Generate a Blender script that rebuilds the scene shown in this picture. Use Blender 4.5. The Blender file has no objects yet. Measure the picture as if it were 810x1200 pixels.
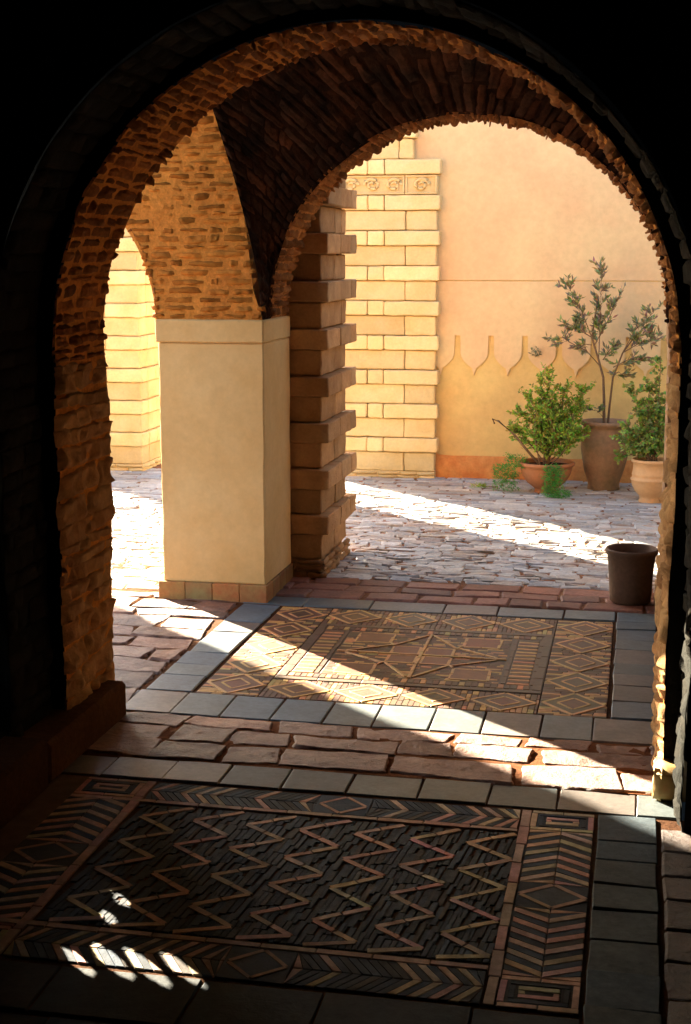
import bpy, math, random
from math import sin, cos, pi, sqrt, radians
from mathutils import Vector, noise
random.seed(11)
R = random.uniform
SC = bpy.context.scene
COL = SC.collection

# ------------------------------------------------------------------ helpers
def link(o, parent=None):
    COL.objects.link(o)
    if parent: o.parent = parent
    return o

def tag(o, label=None, cat=None, group=None, kind=None):
    if label: o['label'] = label
    if cat: o['category'] = cat
    if group: o['group'] = group
    if kind: o['kind'] = kind
    return o

def thing(name, label, cat, loc=(0, 0, 0), group=None):
    o = bpy.data.objects.new(name, None); o.location = loc
    o.empty_display_size = 0.1
    link(o); tag(o, label, cat, group)
    return o

class MB:
    def __init__(s): s.v = []; s.f = []; s.c = []; s.sm = []
    def add(s, vs, fs, col=(1, 1, 1), smooth=False):
        b = len(s.v); s.v += [tuple(p) for p in vs]
        for f in fs:
            s.f.append([i + b for i in f]); s.c.append(col); s.sm.append(smooth)
    def build(s, name, mat, parent=None, origin=None):
        me = bpy.data.meshes.new(name)
        off = Vector((0, 0, 0))
        if parent is not None: off = Vector(parent.location) if parent.parent is None else Vector(parent['_o'])
        elif origin: off = Vector(origin)
        me.from_pydata([(x - off.x, y - off.y, z - off.z) for x, y, z in s.v], [], s.f)
        at = me.attributes.new('tint', 'FLOAT_COLOR', 'FACE')
        buf = []
        for c in s.c: buf += [c[0], c[1], c[2], 1.0]
        at.data.foreach_set('color', buf)
        me.polygons.foreach_set('use_smooth', s.sm)
        me.materials.append(mat); me.update()
        o = bpy.data.objects.new(name, me)
        if origin and parent is None: o.location = off
        link(o, parent)
        return o

def sub(parent_part, mb, name, mat):          # sub-part below a mesh part (whose own origin sits on the thing's)
    root = parent_part.parent
    me_o = mb.build(name, mat, root)
    me_o.parent = parent_part
    return me_o

def tv(base=1.0, var=0.2, hue=0.06):
    v = base * (1 + R(-var, var)); h = R(-hue, hue)
    return (v * (1 + h), v, v * (1 - h))

def slab(mb, x0, x1, y0, y1, z0, z1, amp=.0015, nx=14, ny=14, nz=34, b=.006, sc=6.0, col=(1, 1, 1)):
    """subdivided, softly uneven plastered block with worn arrises"""
    def axis(a, c, n): return [a] + [a + b + (c - a - 2 * b) * k / (n - 2) for k in range(n - 1)] + [c]
    gx, gy, gz = axis(x0, x1, nx), axis(y0, y1, ny), axis(z0, z1, nz)
    idx = {}; vs = []; fs = []
    def V(i, j, k):
        if (i, j, k) not in idx:
            p = Vector((gx[i], gy[j], gz[k]))
            e = (i in (0, nx)) + (j in (0, ny)) + (k in (0, nz))
            c = Vector(((x0 + x1) / 2, (y0 + y1) / 2, p.z))
            nn = Vector((noise.noise(p * sc), noise.noise(p * sc + Vector((9, 0, 0))), noise.noise(p * sc + Vector((0, 9, 0)))))
            p2 = p + nn * amp * 2
            if e >= 2:
                chip = b * .45 + max(0, noise.noise(p * 28)) * b * .9
                if i in (0, nx): p2.x += chip if i == 0 else -chip
                if j in (0, ny): p2.y += chip if j == 0 else -chip
                if k in (0, nz): p2.z += (chip if k == 0 else -chip)
            idx[(i, j, k)] = len(vs); vs.append(p2)
        return idx[(i, j, k)]
    for i in range(nx):
        for j in range(ny):
            fs.append([V(i, j, 0), V(i, j + 1, 0), V(i + 1, j + 1, 0), V(i + 1, j, 0)]); fs.append([V(i, j, nz), V(i + 1, j, nz), V(i + 1, j + 1, nz), V(i, j + 1, nz)])
    for i in range(nx):
        for k in range(nz):
            fs.append([V(i, 0, k), V(i + 1, 0, k), V(i + 1, 0, k + 1), V(i, 0, k + 1)]); fs.append([V(i, ny, k), V(i, ny, k + 1), V(i + 1, ny, k + 1), V(i + 1, ny, k)])
    for j in range(ny):
        for k in range(nz):
            fs.append([V(0, j, k), V(0, j, k + 1), V(0, j + 1, k + 1), V(0, j + 1, k)]); fs.append([V(nx, j, k), V(nx, j + 1, k), V(nx, j + 1, k + 1), V(nx, j, k + 1)])
    mb.add(vs, fs, col, False)

def box(mb, x0, x1, y0, y1, z0, z1, col=(1, 1, 1), b=0.004, j=0.0):
    """box with chamfered edges and jittered faces"""
    x0 += R(-j, j); x1 += R(-j, j); y0 += R(-j, j); y1 += R(-j, j); z0 += R(-j, j) * .5; z1 += R(-j, j) * .5
    b = min(b, (x1 - x0) * .3, (y1 - y0) * .3, (z1 - z0) * .3)
    vs = []; idx = {}
    for ix in (0, 1):
        for iy in (0, 1):
            for iz in (0, 1):
                X = (x0, x1)[ix]; Y = (y0, y1)[iy]; Z = (z0, z1)[iz]
                sx = (b, -b)[ix]; sy = (b, -b)[iy]; sz = (b, -b)[iz]
                for a, p in (('x', (X, Y + sy, Z + sz)), ('y', (X + sx, Y, Z + sz)), ('z', (X + sx, Y + sy, Z))):
                    idx[(ix, iy, iz, a)] = len(vs); vs.append(p)
    I = lambda a, *k: idx[(k[0], k[1], k[2], a)]
    fs = []
    fs.append([I('x', 0, 0, 0), I('x', 0, 0, 1), I('x', 0, 1, 1), I('x', 0, 1, 0)])
    fs.append([I('x', 1, 0, 0), I('x', 1, 1, 0), I('x', 1, 1, 1), I('x', 1, 0, 1)])
    fs.append([I('y', 0, 0, 0), I('y', 1, 0, 0), I('y', 1, 0, 1), I('y', 0, 0, 1)])
    fs.append([I('y', 0, 1, 0), I('y', 0, 1, 1), I('y', 1, 1, 1), I('y', 1, 1, 0)])
    fs.append([I('z', 0, 0, 0), I('z', 0, 1, 0), I('z', 1, 1, 0), I('z', 1, 0, 0)])
    fs.append([I('z', 0, 0, 1), I('z', 1, 0, 1), I('z', 1, 1, 1), I('z', 0, 1, 1)])
    for p in (0, 1):
        for q in (0, 1):
            fs.append([I('x', p, q, 0), I('y', p, q, 0), I('y', p, q, 1), I('x', p, q, 1)])
            fs.append([I('x', p, 0, q), I('x', p, 1, q), I('z', p, 1, q), I('z', p, 0, q)])
            fs.append([I('y', 0, p, q), I('y', 1, p, q), I('z', 1, p, q), I('z', 0, p, q)])
            for r in (0, 1):
                fs.append([I('x', p, q, r), I('y', p, q, r), I('z', p, q, r)])
    mb.add(vs, fs, col)

def stone(mb, S, u0, u1, v0, v1, h, nu=4, nv=4, jit=0.004, rough=0.004, col=None, tilt=0.0, edge=0.16, base=-0.006, ns=18.0, smooth=True, ae=None, hv=.25):
    """one irregular stone laid on surface S(u,v,w)"""
    c = [(u0 + R(-jit, jit), v0 + R(-jit, jit)), (u1 + R(-jit, jit), v0 + R(-jit, jit)),
         (u1 + R(-jit, jit), v1 + R(-jit, jit)), (u0 + R(-jit, jit), v1 + R(-jit, jit))]
    def grid(n): return [0, edge] + [edge + (1 - 2 * edge) * k / (n - 2) for k in range(1, n - 2)] + [1 - edge, 1]
    def flat(n, L):
        e = min(ae / L, .12); n = max(n, 6); a = e * 1.5
        return [0, e, a] + [a + (1 - 2 * a) * k / (n - 4) for k in range(1, n - 4)] + [1 - a, 1 - e, 1]
    if ae: gu = flat(nu, u1 - u0); gv = flat(nv, v1 - v0)
    else: gu = grid(nu); gv = grid(nv)
    seed = R(0, 500); tu = R(-tilt, tilt); tvv = R(-tilt, tilt)
    vs = []
    hh = h * R(1 - hv, 1 + hv)
    for j, b in enumerate(gv):
        for i, a in enumerate(gu):
            u = (c[0][0] * (1 - a) + c[1][0] * a) * (1 - b) + (c[3][0] * (1 - a) + c[2][0] * a) * b
            v = (c[0][1] * (1 - a) + c[1][1] * a) * (1 - b) + (c[3][1] * (1 - a) + c[2][1] * a) * b
            n1 = noise.noise(Vector((u * ns + seed, v * ns, seed)))
            if i in (0, len(gu) - 1) or j in (0, len(gv) - 1):
                w = base
                n2 = noise.noise(Vector((u * 30, v * 30, seed + 9)))
                if i in (0, len(gu) - 1): u += n2 * jit * 1.2
                else: v += n2 * jit * 1.2
            else: w = hh + n1 * rough * 1.6 + tu * (a - .5) + tvv * (b - .5)
            vs.append(S(u, v, w))
    n = len(gu); fs = []
    for j in range(len(gv) - 1):
        for i in range(n - 1):
            fs.append([j * n + i, j * n + i + 1, (j + 1) * n + i + 1, (j + 1) * n + i])
    mb.add(vs, fs, col or tv(), smooth)

def courses(mb, S, u0, u1, v0, v1, th, ln, h, gap=0.006, colf=tv, vb=None, **k):
    """rows advance along u with thickness th, stones run along v; vb(u)->(v0,v1)"""
    u = u0
    while u < u1 - th[0] * .4:
        t = min(R(*th), u1 - u)
        a, b = (v0, v1) if vb is None else vb(u + t / 2)
        v = a - R(0, .0)
        first = True
        while v < b - .01:
            L = R(*ln) * (R(.4, 1) if first else 1); first = False
            if v + L > b - ln[0] * .5: L = b - v
            stone(mb, S, u + gap / 2, u + t - gap / 2, v + gap / 2, v + L - gap / 2, h, col=colf(), **k)
            v += L
        u += t

def paving(mb, x0, x1, y0, y1, th, ln, h, z=0.0, wav=0.03, gap=0.008, colf=tv, **k):
    """rough flags in wavering rows on the ground"""
    ph = R(0, 100)
    def S(u, v, w):
        # u across rows (y), v along x
        wy = noise.noise(Vector((v * 3.1, u * 2.3, ph))) * wav + noise.noise(Vector((v * 9, u * 7, ph + 5))) * wav * .45
        wx = noise.noise(Vector((v * 4, u * 5, ph + 9))) * wav * .8
        e = min(1, max(0, (u - y0) / .05), 1) * min(1, max(0, (y1 - u) / .05))
        e2 = min(1, max(0, (v - x0) / .05)) * min(1, max(0, (x1 - v) / .05))
        return (v + wx * e2, u + wy * e, z + w)
    courses(mb, S, y0, y1, x0, x1, th, ln, h, gap=gap, colf=colf, **k)

def poly(mb, pts, z0, z1, col, inset=0.0015):
    """flat tile prism from a convex outline in the ground plane"""
    n = len(pts); cx = sum(p[0] for p in pts) / n; cy = sum(p[1] for p in pts) / n
    sz = max(max(abs(p[0] - cx), abs(p[1] - cy)) for p in pts); k_ = min(1, .0006 / sz / .012); dz = R(-.0004, .0004); tx = R(-.012, .012) * k_; ty = R(-.012, .012) * k_
    vs = [(p[0], p[1], z0) for p in pts] + [(p[0], p[1], z1 - inset + dz) for p in pts]
    for p in pts:
        dx, dy = cx - p[0], cy - p[1]; L = max(1e-6, sqrt(dx * dx + dy * dy))
        X = p[0] + dx / L * inset * 1.4; Y = p[1] + dy / L * inset * 1.4
        vs.append((X, Y, z1 + dz + (X - cx) * tx + (Y - cy) * ty))
    fs = []
    for i in range(n):
        j = (i + 1) % n
        fs.append([i, j, n + j, n + i]); fs.append([n + i, n + j, 2 * n + j, 2 * n + i])
    fs.append([2 * n + i for i in range(n)])
    mb.add(vs, fs, col)

def bar(mb, p, q, w, z0, z1, col, split=0.0, gap=.002):
    dx, dy = q[0] - p[0], q[1] - p[1]; L = sqrt(dx * dx + dy * dy); dx /= L; dy /= L
    n = 1 if not split else max(1, round(L / split))
    for k in range(n):
        a = L * k / n + gap / 2; b = L * (k + 1) / n - gap / 2
        jw = w / 2 * R(.86, 1.1); cc = [c * R(.88, 1.1) for c in col]
        e = R(-.0015, .0015); e2 = R(-.0015, .0015)
        P = (p[0] + dx * a - dy * e, p[1] + dy * a + dx * e); Q = (p[0] + dx * b - dy * e2, p[1] + dy * b + dx * e2)
        poly(mb, [(P[0] - dy * -jw, P[1] + dx * -jw), (Q[0] - dy * -jw, Q[1] + dx * -jw), (Q[0] - dy * jw, Q[1] + dx * jw), (P[0] - dy * jw, P[1] + dx * jw)], z0, z1, cc)

def lathe(mb, cx, cy, cz, prof, n=40, col=(1, 1, 1), wob=0.0):
    vs = []; sd = R(0, 99)
    for r, z in prof:
        for i in range(n):
            a = 2 * pi * i / n
            rr = r * (1 + wob * noise.noise(Vector((cos(a) * 1.3, sin(a) * 1.3, z * 6 + sd))))
            vs.append((cx + rr * cos(a), cy + rr * sin(a), cz + z + wob * .04 * noise.noise(Vector((cos(a), sin(a), sd)))))
    fs = []
    for k in range(len(prof) - 1):
        for i in range(n):
            j = (i + 1) % n
            fs.append([k * n + i, k * n + j, (k + 1) * n + j, (k + 1) * n + i])
    mb.add(vs, fs, col, True)

def tube(mb, pts, r0, r1, n=6, col=(1, 1, 1)):
    vs = []; m = len(pts)
    for k, p in enumerate(pts):
        p = Vector(p)
        d = (Vector(pts[min(k + 1, m - 1)]) - Vector(pts[max(k - 1, 0)])).normalized()
        a = d.orthogonal().normalized(); b = d.cross(a)
        r = r0 + (r1 - r0) * k / (m - 1)
        for i in range(n):
            t = 2 * pi * i / n
            vs.append(p + a * cos(t) * r + b * sin(t) * r)
    fs = [[k * n + i, k * n + (i + 1) % n, (k + 1) * n + (i + 1) % n, (k + 1) * n + i] for k in range(m - 1) for i in range(n)]
    fs.append([(m - 1) * n + i for i in range(n)])
    mb.add(vs, fs, col, True)

def leaf(mb, p, d, L, W, col):
    d = Vector(d).normalized()
    s = d.cross(Vector((R(-1, 1), R(-1, 1), R(-1, 1)))).normalized(); up = d.cross(s)
    p = Vector(p)
    m = p + d * L * .5 - up * L * .05
    vs = [p, m + s * W * .5 + up * W * .12, p + d * L - up * L * .12, m - s * W * .5 + up * W * .12, m]
    mb.add(vs, [[0, 1, 4], [1, 2, 4], [2, 3, 4], [3, 0, 4]], col)

# ------------------------------------------------------------------ materials
def material(name, base, base2=None, rough=.85, bump=.3, bscale=60, vscale=3, vamt=.5, fine=.25, spec=.3, sub=0.0, tint=True, speck=None, bdist=.004):
    m = bpy.data.materials.new(name); m.use_nodes = True; nt = m.node_tree; N = nt.nodes; Lk = nt.links
    bs = N['Principled BSDF']; bs.inputs['Roughness'].default_value = rough
    bs.inputs['Specular IOR Level'].default_value = spec
    tc = N.new('ShaderNodeTexCoord')
    n1 = N.new('ShaderNodeTexNoise'); n1.inputs['Scale'].default_value = vscale; n1.inputs['Detail'].default_value = 6; n1.inputs['Roughness'].default_value = .6
    Lk.new(tc.outputs['Object'], n1.inputs['Vector'])
    rp = N.new('ShaderNodeMapRange'); rp.inputs['From Min'].default_value = .5 - .25 / max(vamt, .01) * .5; rp.inputs['From Max'].default_value = .5 + .25 / max(vamt, .01) * .5
    Lk.new(n1.outputs['Fac'], rp.inputs['Value'])
    mx = N.new('ShaderNodeMix'); mx.data_type = 'RGBA'
    b2 = base2 or tuple(c * .65 for c in base)
    mx.inputs['A'].default_value = (*base, 1); mx.inputs['B'].default_value = (*b2, 1)
    Lk.new(rp.outputs[0], mx.inputs['Factor'])
    cur = mx.outputs['Result']
    n2 = N.new('ShaderNodeTexNoise'); n2.inputs['Scale'].default_value = bscale; n2.inputs['Detail'].default_value = 8; n2.inputs['Roughness'].default_value = .65
    Lk.new(tc.outputs['Object'], n2.inputs['Vector'])
    r2 = N.new('ShaderNodeMapRange'); r2.inputs['From Min'].default_value = .3; r2.inputs['From Max'].default_value = .7
    r2.inputs['To Min'].default_value = 1 - fine; r2.inputs['To Max'].default_value = 1 + fine
    Lk.new(n2.outputs['Fac'], r2.inputs['Value'])
    m2 = N.new('ShaderNodeVectorMath'); m2.operation = 'SCALE'
    Lk.new(cur, m2.inputs[0]); Lk.new(r2.outputs[0], m2.inputs['Scale']); cur = m2.outputs[0]
    if tint:
        at = N.new('ShaderNodeAttribute'); at.attribute_name = 'tint'
        m3 = N.new('ShaderNodeVectorMath'); m3.operation = 'MULTIPLY'
        Lk.new(cur, m3.inputs[0]); Lk.new(at.outputs['Color'], m3.inputs[1]); cur = m3.outputs[0]
    Lk.new(cur, bs.inputs['Base Color'])
    if bump:
        n3 = N.new('ShaderNodeTexNoise'); n3.inputs['Scale'].default_value = bscale * .35; n3.inputs['Detail'].default_value = 10; n3.inputs['Roughness'].default_value = .7
        Lk.new(tc.outputs['Object'], n3.inputs['Vector'])
        bp = N.new('ShaderNodeBump'); bp.inputs['Strength'].default_value = bump; bp.inputs['Distance'].default_value = bdist
        Lk.new(n3.outputs['Fac'], bp.inputs['Height']); Lk.new(bp.outputs[0], bs.inputs['Normal'])
    return m

M = {}
M['slate'] = material('slate', (1, 1, 1), (.62, .62, .62), rough=.52, bump=.6, bscale=60, vscale=9, vamt=.5, spec=.8, bdist=.003)
M['hallslate'] = material('dull_slate', (1, 1, 1), (.6, .6, .6), rough=.75, bump=.8, bscale=50, vscale=8, vamt=.6, spec=.2, bdist=.005)
M['flag'] = material('flagstone', (.30, .155, .10), (.18, .09, .06), rough=.62, bump=1, bscale=50, vscale=7, vamt=.6, spec=.45, bdist=.018)
M['cobble'] = material('cobble', (.41, .44, .455), (.40, .35, .28), rough=.55, bump=.8, bscale=50, vscale=1.6, vamt=.5, spec=.5, bdist=.012)
M['brickpave'] = material('brick_paver', (.30, .12, .075), (.17, .075, .05), rough=.65, bump=.8, bscale=60, vscale=8, spec=.35, bdist=.006)
M['rubble'] = material('rubble_brick', (.54, .23, .065), (.32, .12, .038), rough=.95, bump=1, bscale=45, vscale=7, vamt=.7, fine=.35, spec=.1, bdist=.012)
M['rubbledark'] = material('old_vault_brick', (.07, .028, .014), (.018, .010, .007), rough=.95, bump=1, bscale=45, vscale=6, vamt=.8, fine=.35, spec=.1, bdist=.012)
M['spandrel'] = material('orange_rubble', (.70, .29, .055), (.50, .18, .035), rough=.95, bump=1, bscale=40, vscale=6, vamt=.6, fine=.2, spec=.1, bdist=.012)
M['orangemortar'] = material('orange_mortar', (.74, .33, .07), (.56, .22, .05), rough=1, bump=1, bscale=50, vscale=5, spec=.05, bdist=.015)
M['mortar'] = material('earth_mortar', (.24, .12, .05), (.14, .065, .03), rough=1, bump=1, bscale=50, vscale=5, spec=.05, bdist=.015)
M['darkwall'] = material('unlit_dark_wall', (.022, .02, .016), (.012, .012, .010), rough=1, bump=1, bscale=30, vscale=3, spec=.05, bdist=.02)  # near-black colour stands in for the darkness of the unlit hall
M['cream'] = material('cream_plaster', (.76, .565, .27), (.69, .465, .19), rough=.8, bump=.25, bscale=34, vscale=2.6, vamt=.8, fine=.06, spec=.2, bdist=.004)
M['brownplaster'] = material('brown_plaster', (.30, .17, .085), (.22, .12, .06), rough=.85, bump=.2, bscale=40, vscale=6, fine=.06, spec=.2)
M['jambstone'] = material('jamb_stone', (.52, .31, .13), (.34, .17, .07), rough=.95, bump=1, bscale=34, vscale=5, vamt=.7, fine=.25, spec=.1, bdist=.02)
M['ochrebase'] = material('ochre_base', (.34, .25, .09), (.36, .14, .05), rough=.6, bump=.4, bscale=60, vscale=9, vamt=.8, fine=.12, spec=.35)
M['pink'] = material('pink_plaster', (.68, .51, .265), (.65, .42, .22), rough=.9, bump=.2, bscale=22, vscale=1.6, vamt=.9, fine=.07, spec=.1)
M['yellowpl'] = material('yellow_plaster', (.66, .48, .18), (.62, .40, .15), rough=.9, bump=.25, bscale=22, vscale=2, vamt=.9, fine=.08, spec=.1)
M['dado'] = material('orange_dado', (.52, .17, .045), (.60, .27, .08), rough=.9, bump=.7, bscale=30, vscale=7, vamt=.8, fine=.15, spec=.1, bdist=.01)
M['ashlar'] = material('yellow_ashlar', (.67, .52, .27), (.56, .39, .16), rough=.9, bump=.5, bscale=60, vscale=5, vamt=.5, fine=.08, spec=.1, bdist=.004)
M['brownashlar'] = material('brown_ashlar', (.50, .32, .16), (.33, .19, .09), rough=.9, bump=1, bscale=70, vscale=8, vamt=.6, fine=.12, spec=.15, bdist=.006)
M['terra'] = material('terracotta', (.42, .16, .06), (.28, .12, .05), rough=.7, bump=.25, bscale=40, vscale=7, vamt=.5, fine=.1, spec=.3)
M['agedclay'] = material('aged_clay', (.36, .20, .11), (.20, .15, .08), rough=.8, bump=.35, bscale=40, vscale=6, vamt=.7, fine=.15, spec=.25)
M['paleclay'] = material('pale_clay', (.62, .38, .18), (.52, .29, .13), rough=.75, bump=.2, bscale=40, vscale=7, fine=.08, spec=.25)
M['darkclay'] = material('dark_clay', (.14, .08, .05), (.085, .055, .035), rough=.8, bump=.4, bscale=50, vscale=8, fine=.2, spec=.25)
M['soil'] = material('soil', (.05, .03, .02), rough=1, bump=1, bscale=60, spec=.05)
M['bark'] = material('bark', (.22, .14, .08), (.14, .09, .055), rough=.9, bump=.5, bscale=80, spec=.1)
M['ground'] = material('ground', (.20, .13, .09), (.14, .09, .06), rough=1, bump=.5, bscale=20, spec=.05)
def leafmat(name, c, c2):
    m = material(name, c, c2, rough=.55, bump=0, vscale=20, vamt=.6, fine=.1, spec=.35)
    nt = m.node_tree; bs = nt.nodes['Principled BSDF']; out = nt.nodes['Material Output']
    tr = nt.nodes.new('ShaderNodeBsdfTranslucent'); ad = nt.nodes.new('ShaderNodeMixShader'); ad.inputs[0].default_value = .35
    src = bs.inputs['Base Color'].links[0].from_socket
    nt.links.new(src, tr.inputs['Color']); nt.links.new(bs.outputs[0], ad.inputs[1]); nt.links.new(tr.outputs[0], ad.inputs[2]); nt.links.new(ad.outputs[0], out.inputs[0])
    return m
M['olive'] = leafmat('olive_leaf', (.30, .29, .14), (.17, .19, .10))
M['green'] = leafmat('green_leaf', (.30, .40, .05), (.17, .28, .04))
M['fern'] = leafmat('fern_leaf', (.10, .34, .05), (.06, .24, .04))
M['darkgreen'] = leafmat('round_leaf', (.28, .36, .09), (.17, .26, .06))

# ------------------------------------------------------------------ ground and floors (structure)
g = MB(); g.add([(-2.3, -1.7, -.0005), (-1.6, -1.7, -.0005), (-1.6, 4.0, -.0005), (-2.3, 4.0, -.0005)], [[0, 1, 2, 3]]); g.add([(-300, -300, -.03), (300, -300, -.03), (300, 300, -.03), (-300, 300, -.03)], [[0, 1, 2, 3]])
tag(g.build('ground', M['ground']), kind='structure')

# courtyard paving: long split stones in wavering rows
def cobtint():
    r = random.random()
    if r < .25: v = R(.6, 1.05); return (v * 1.06, v * .93, v * .85)
    return tv(R(.65, 1.2), .12, .05)
pv = MB()
paving(pv, -4.6, .9, 6.84, 9.0, (.038, .075), (.07, .20), .009, wav=.045, gap=.004, colf=cobtint, jit=.016, rough=.003, tilt=.010, nu=7, nv=7, base=.001, ae=.006)
paving(pv, -4.6, .9, 9.0, 10.25, (.045, .09), (.10, .26), .008, wav=.04, gap=.004, colf=cobtint, jit=.014, rough=.002, tilt=.006, nu=7, nv=7, base=.001, ae=.006)
paving(pv, -9.0, -4.6, 4.7, 10.25, (.16, .24), (.25, .5), .010, wav=.04, gap=.01, colf=cobtint, jit=.02, rough=.002, base=-.002, ae=.008)
paving(pv, .9, 2.9, 6.84, 10.25, (.16, .24), (.25, .5), .010, wav=.04, gap=.01, colf=cobtint, jit=.02, rough=.002, base=-.002, ae=.008)
paving(pv, -4.6, -1.92, 6.41, 6.83, (.07, .12), (.12, .28), .009, wav=.03, gap=.005, colf=cobtint, jit=.014, rough=.003, tilt=.006, nu=7, nv=7, base=.001, ae=.006)
tag(pv.build('courtyard_paving', M['cobble']), kind='structure')
bed = MB(); bed.add([(-9, 6.42, .003), (2.9, 6.42, .003), (2.9, 10.9, .003), (-9, 10.9, .003)], [[0, 1, 2, 3]], (1.3, 1.25, 1.5)); bed.add([(-9, 4, .0035), (-1.6, 4, .0035), (-1.6, 6.42, .0035), (-9, 6.42, .0035)], [[0, 1, 2, 3]], (.6, .5, .45))
tag(bed.build('paving_bed', M['mortar']), kind='structure')

# red brick strip between bay and courtyard
bp_ = MB()
paving(bp_, -1.9, .9, 6.41, 6.83, (.13, .15), (.16, .30), .011, wav=.018, gap=.010, colf=lambda: tv(1, .3, .08), jit=.010, rough=.002, tilt=.004, nu=7, nv=7, base=-.002, ae=.008)
tag(bp_.build('brick_threshold', M['brickpave']), kind='structure')

# rough flags under the near arch and left of the bay
fl = MB()
FT = lambda: tv(1, .32, .10)
paving(fl, -1.80, .25, 4.165, 4.595, (.12, .17), (.16, .40), .011, wav=.018, gap=.004, colf=FT, jit=.020, rough=.0035, tilt=.004, nu=12, nv=16, base=-.004, ns=16, ae=.008)
paving(fl, -4.0, -1.765, 4.66, 6.40, (.13, .24), (.22, .46), .010, wav=.022, gap=.003, colf=FT, jit=.026, rough=.003, tilt=.004, nu=12, nv=14, base=-.003, ns=14, ae=.008)
paving(fl, .14, .9, 4.62, 6.40, (.15, .22), (.2, .36), .010, wav=.03, gap=.012, colf=FT, jit=.012, rough=.004, base=-.012)
tag(fl.build('flagstone_paving', M['flag']), kind='structure')

# slate tile borders
tl = MB()
def slate_col():
    r = random.random(); v = R(.12, .19)
    if r < .55: return (v * .82, v * 1.02, v * 1.05)
    if r < .85: return (v * .70, v * 1.0, v * 1.2)
    return (v * 1.15, v * .95, v * .82)
FL = lambda u, v, w: (v, u, w)
def tiles_x(x0, x1, y0, y1, ln, dark=1.0):
    x = x0
    while x < x1 - .01:
        L = R(*ln)
        if x + L > x1 - ln[0] * .6: L = x1 - x
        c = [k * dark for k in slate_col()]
        stone(tl, FL, y0 + .0015, y1 - .0015, x + .0015, x + L - .0015, .0075, nu=6, nv=6, jit=.0025, rough=.0008, tilt=.0015, base=-.004, ns=9, col=c, ae=.003); x += L
def tiles_y(y0, y1, x0, x1, ln, dark=1.0):
    y = y0
    while y < y1 - .01:
        L = R(*ln)
        if y + L > y1 - ln[0] * .6: L = y1 - y
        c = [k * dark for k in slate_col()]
        stone(tl, FL, y + .0015, y + L - .0015, x0 + .0015, x1 - .0015, .0075, nu=6, nv=6, jit=.003, rough=.0012, tilt=.003, base=-.004, ns=9, col=c, ae=.003); y += L
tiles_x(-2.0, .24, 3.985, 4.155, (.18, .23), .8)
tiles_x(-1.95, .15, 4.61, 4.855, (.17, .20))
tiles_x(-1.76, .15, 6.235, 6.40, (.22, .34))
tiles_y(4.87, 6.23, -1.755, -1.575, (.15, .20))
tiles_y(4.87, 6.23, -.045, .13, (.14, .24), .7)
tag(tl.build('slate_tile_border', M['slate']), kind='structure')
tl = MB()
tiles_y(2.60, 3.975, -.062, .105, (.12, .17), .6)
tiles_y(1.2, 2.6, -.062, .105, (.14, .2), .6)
tiles_x(-1.85, -.065, 2.62, 2.825, (.25, .36), .25)  # darker slab colour stands in for light fading towards the near floor
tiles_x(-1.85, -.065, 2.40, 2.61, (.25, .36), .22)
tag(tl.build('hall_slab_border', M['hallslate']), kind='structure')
# dark paving of the hall beyond the frame edge
hp = MB()
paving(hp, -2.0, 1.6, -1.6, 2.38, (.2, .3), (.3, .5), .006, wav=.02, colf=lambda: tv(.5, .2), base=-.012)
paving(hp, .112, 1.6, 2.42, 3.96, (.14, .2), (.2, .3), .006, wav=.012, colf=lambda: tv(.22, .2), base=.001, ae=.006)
tag(hp.build('hall_paving', M['flag']), kind='structure')
sb = MB(); sb.add([(-1.6, -1.7, .0015), (1.7, -1.7, .0015), (1.7, 6.42, .0015), (-1.6, 6.42, .0015)], [[0, 1, 2, 3]], (.35, .3, .28))
sb.add([(-1.9, 4.156, .0062), (.25, 4.156, .0062), (.25, 4.60, .0062), (-1.9, 4.60, .0062)], [[0, 1, 2, 3]], (.8, .62, .55))
tag(sb.build('floor_bed', M['mortar']), kind='structure')

# -------- mosaic panels
LIGHT = lambda: [c * R(.8, 1.15) for c in (.58, .39, .27)]
def DARK():
    r = random.random(); v = R(.016, .055)
    if r < .72: return (v * .58, v * .98, v * 1.55)
    if r < .9: return (v * .85, v * 1.0, v * 1.15)
    return (v * 1.25, v * .95, v * .72)
def chevrons(mb, along, c0, half, a0, a1, sgn, step=.024, tip=.045, every=2, lightp=1.0):
    """chevron stripes; along='y': column centred x=c0; sgn: direction the tip points"""
    n = int((a1 - a0) / step)
    for k in range(-2, n + 1):
        a = a0 + k * step
        lt = (k % every == 0) and random.random() < lightp
        for s in (-1, 1):
            q = [(0, tip if sgn > 0 else 0), (half, 0 if sgn > 0 else tip)]
            pts = []
            t1, t2 = q[0][1], q[1][1]
            y = [a + t1 + .001, a + t2 + .001, a + t2 + step - .001, a + t1 + step - .001]
            x = [.001, half - .001, half - .001, .001]
            y = [min(max(v, a0), a1) for v in y]
            if max(y) - min(y) < .006: continue
            if (y[2] - y[1] < .002) and (y[3] - y[0] < .002): continue
            P = [((c0 + s * x[i], y[i]) if along == 'y' else (y[i], c0 + s * x[i])) for i in range(4)]
            poly(mb, P, -.004, .0056 + (.0006 if lt else 0), LIGHT() if lt else DARK())
def diamond(mb, cx, cy, rx, ry, z, colr, outline=None, w=.014):
    P = [(cx - rx, cy), (cx, cy - ry), (cx + rx, cy), (cx, cy + ry)]
    if colr: poly(mb, P, -.004, z, colr)
    if outline:
        for i in range(4): bar(mb, P[i], P[(i + 1) % 4], w, -.004, z + .0008, outline)
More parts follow.
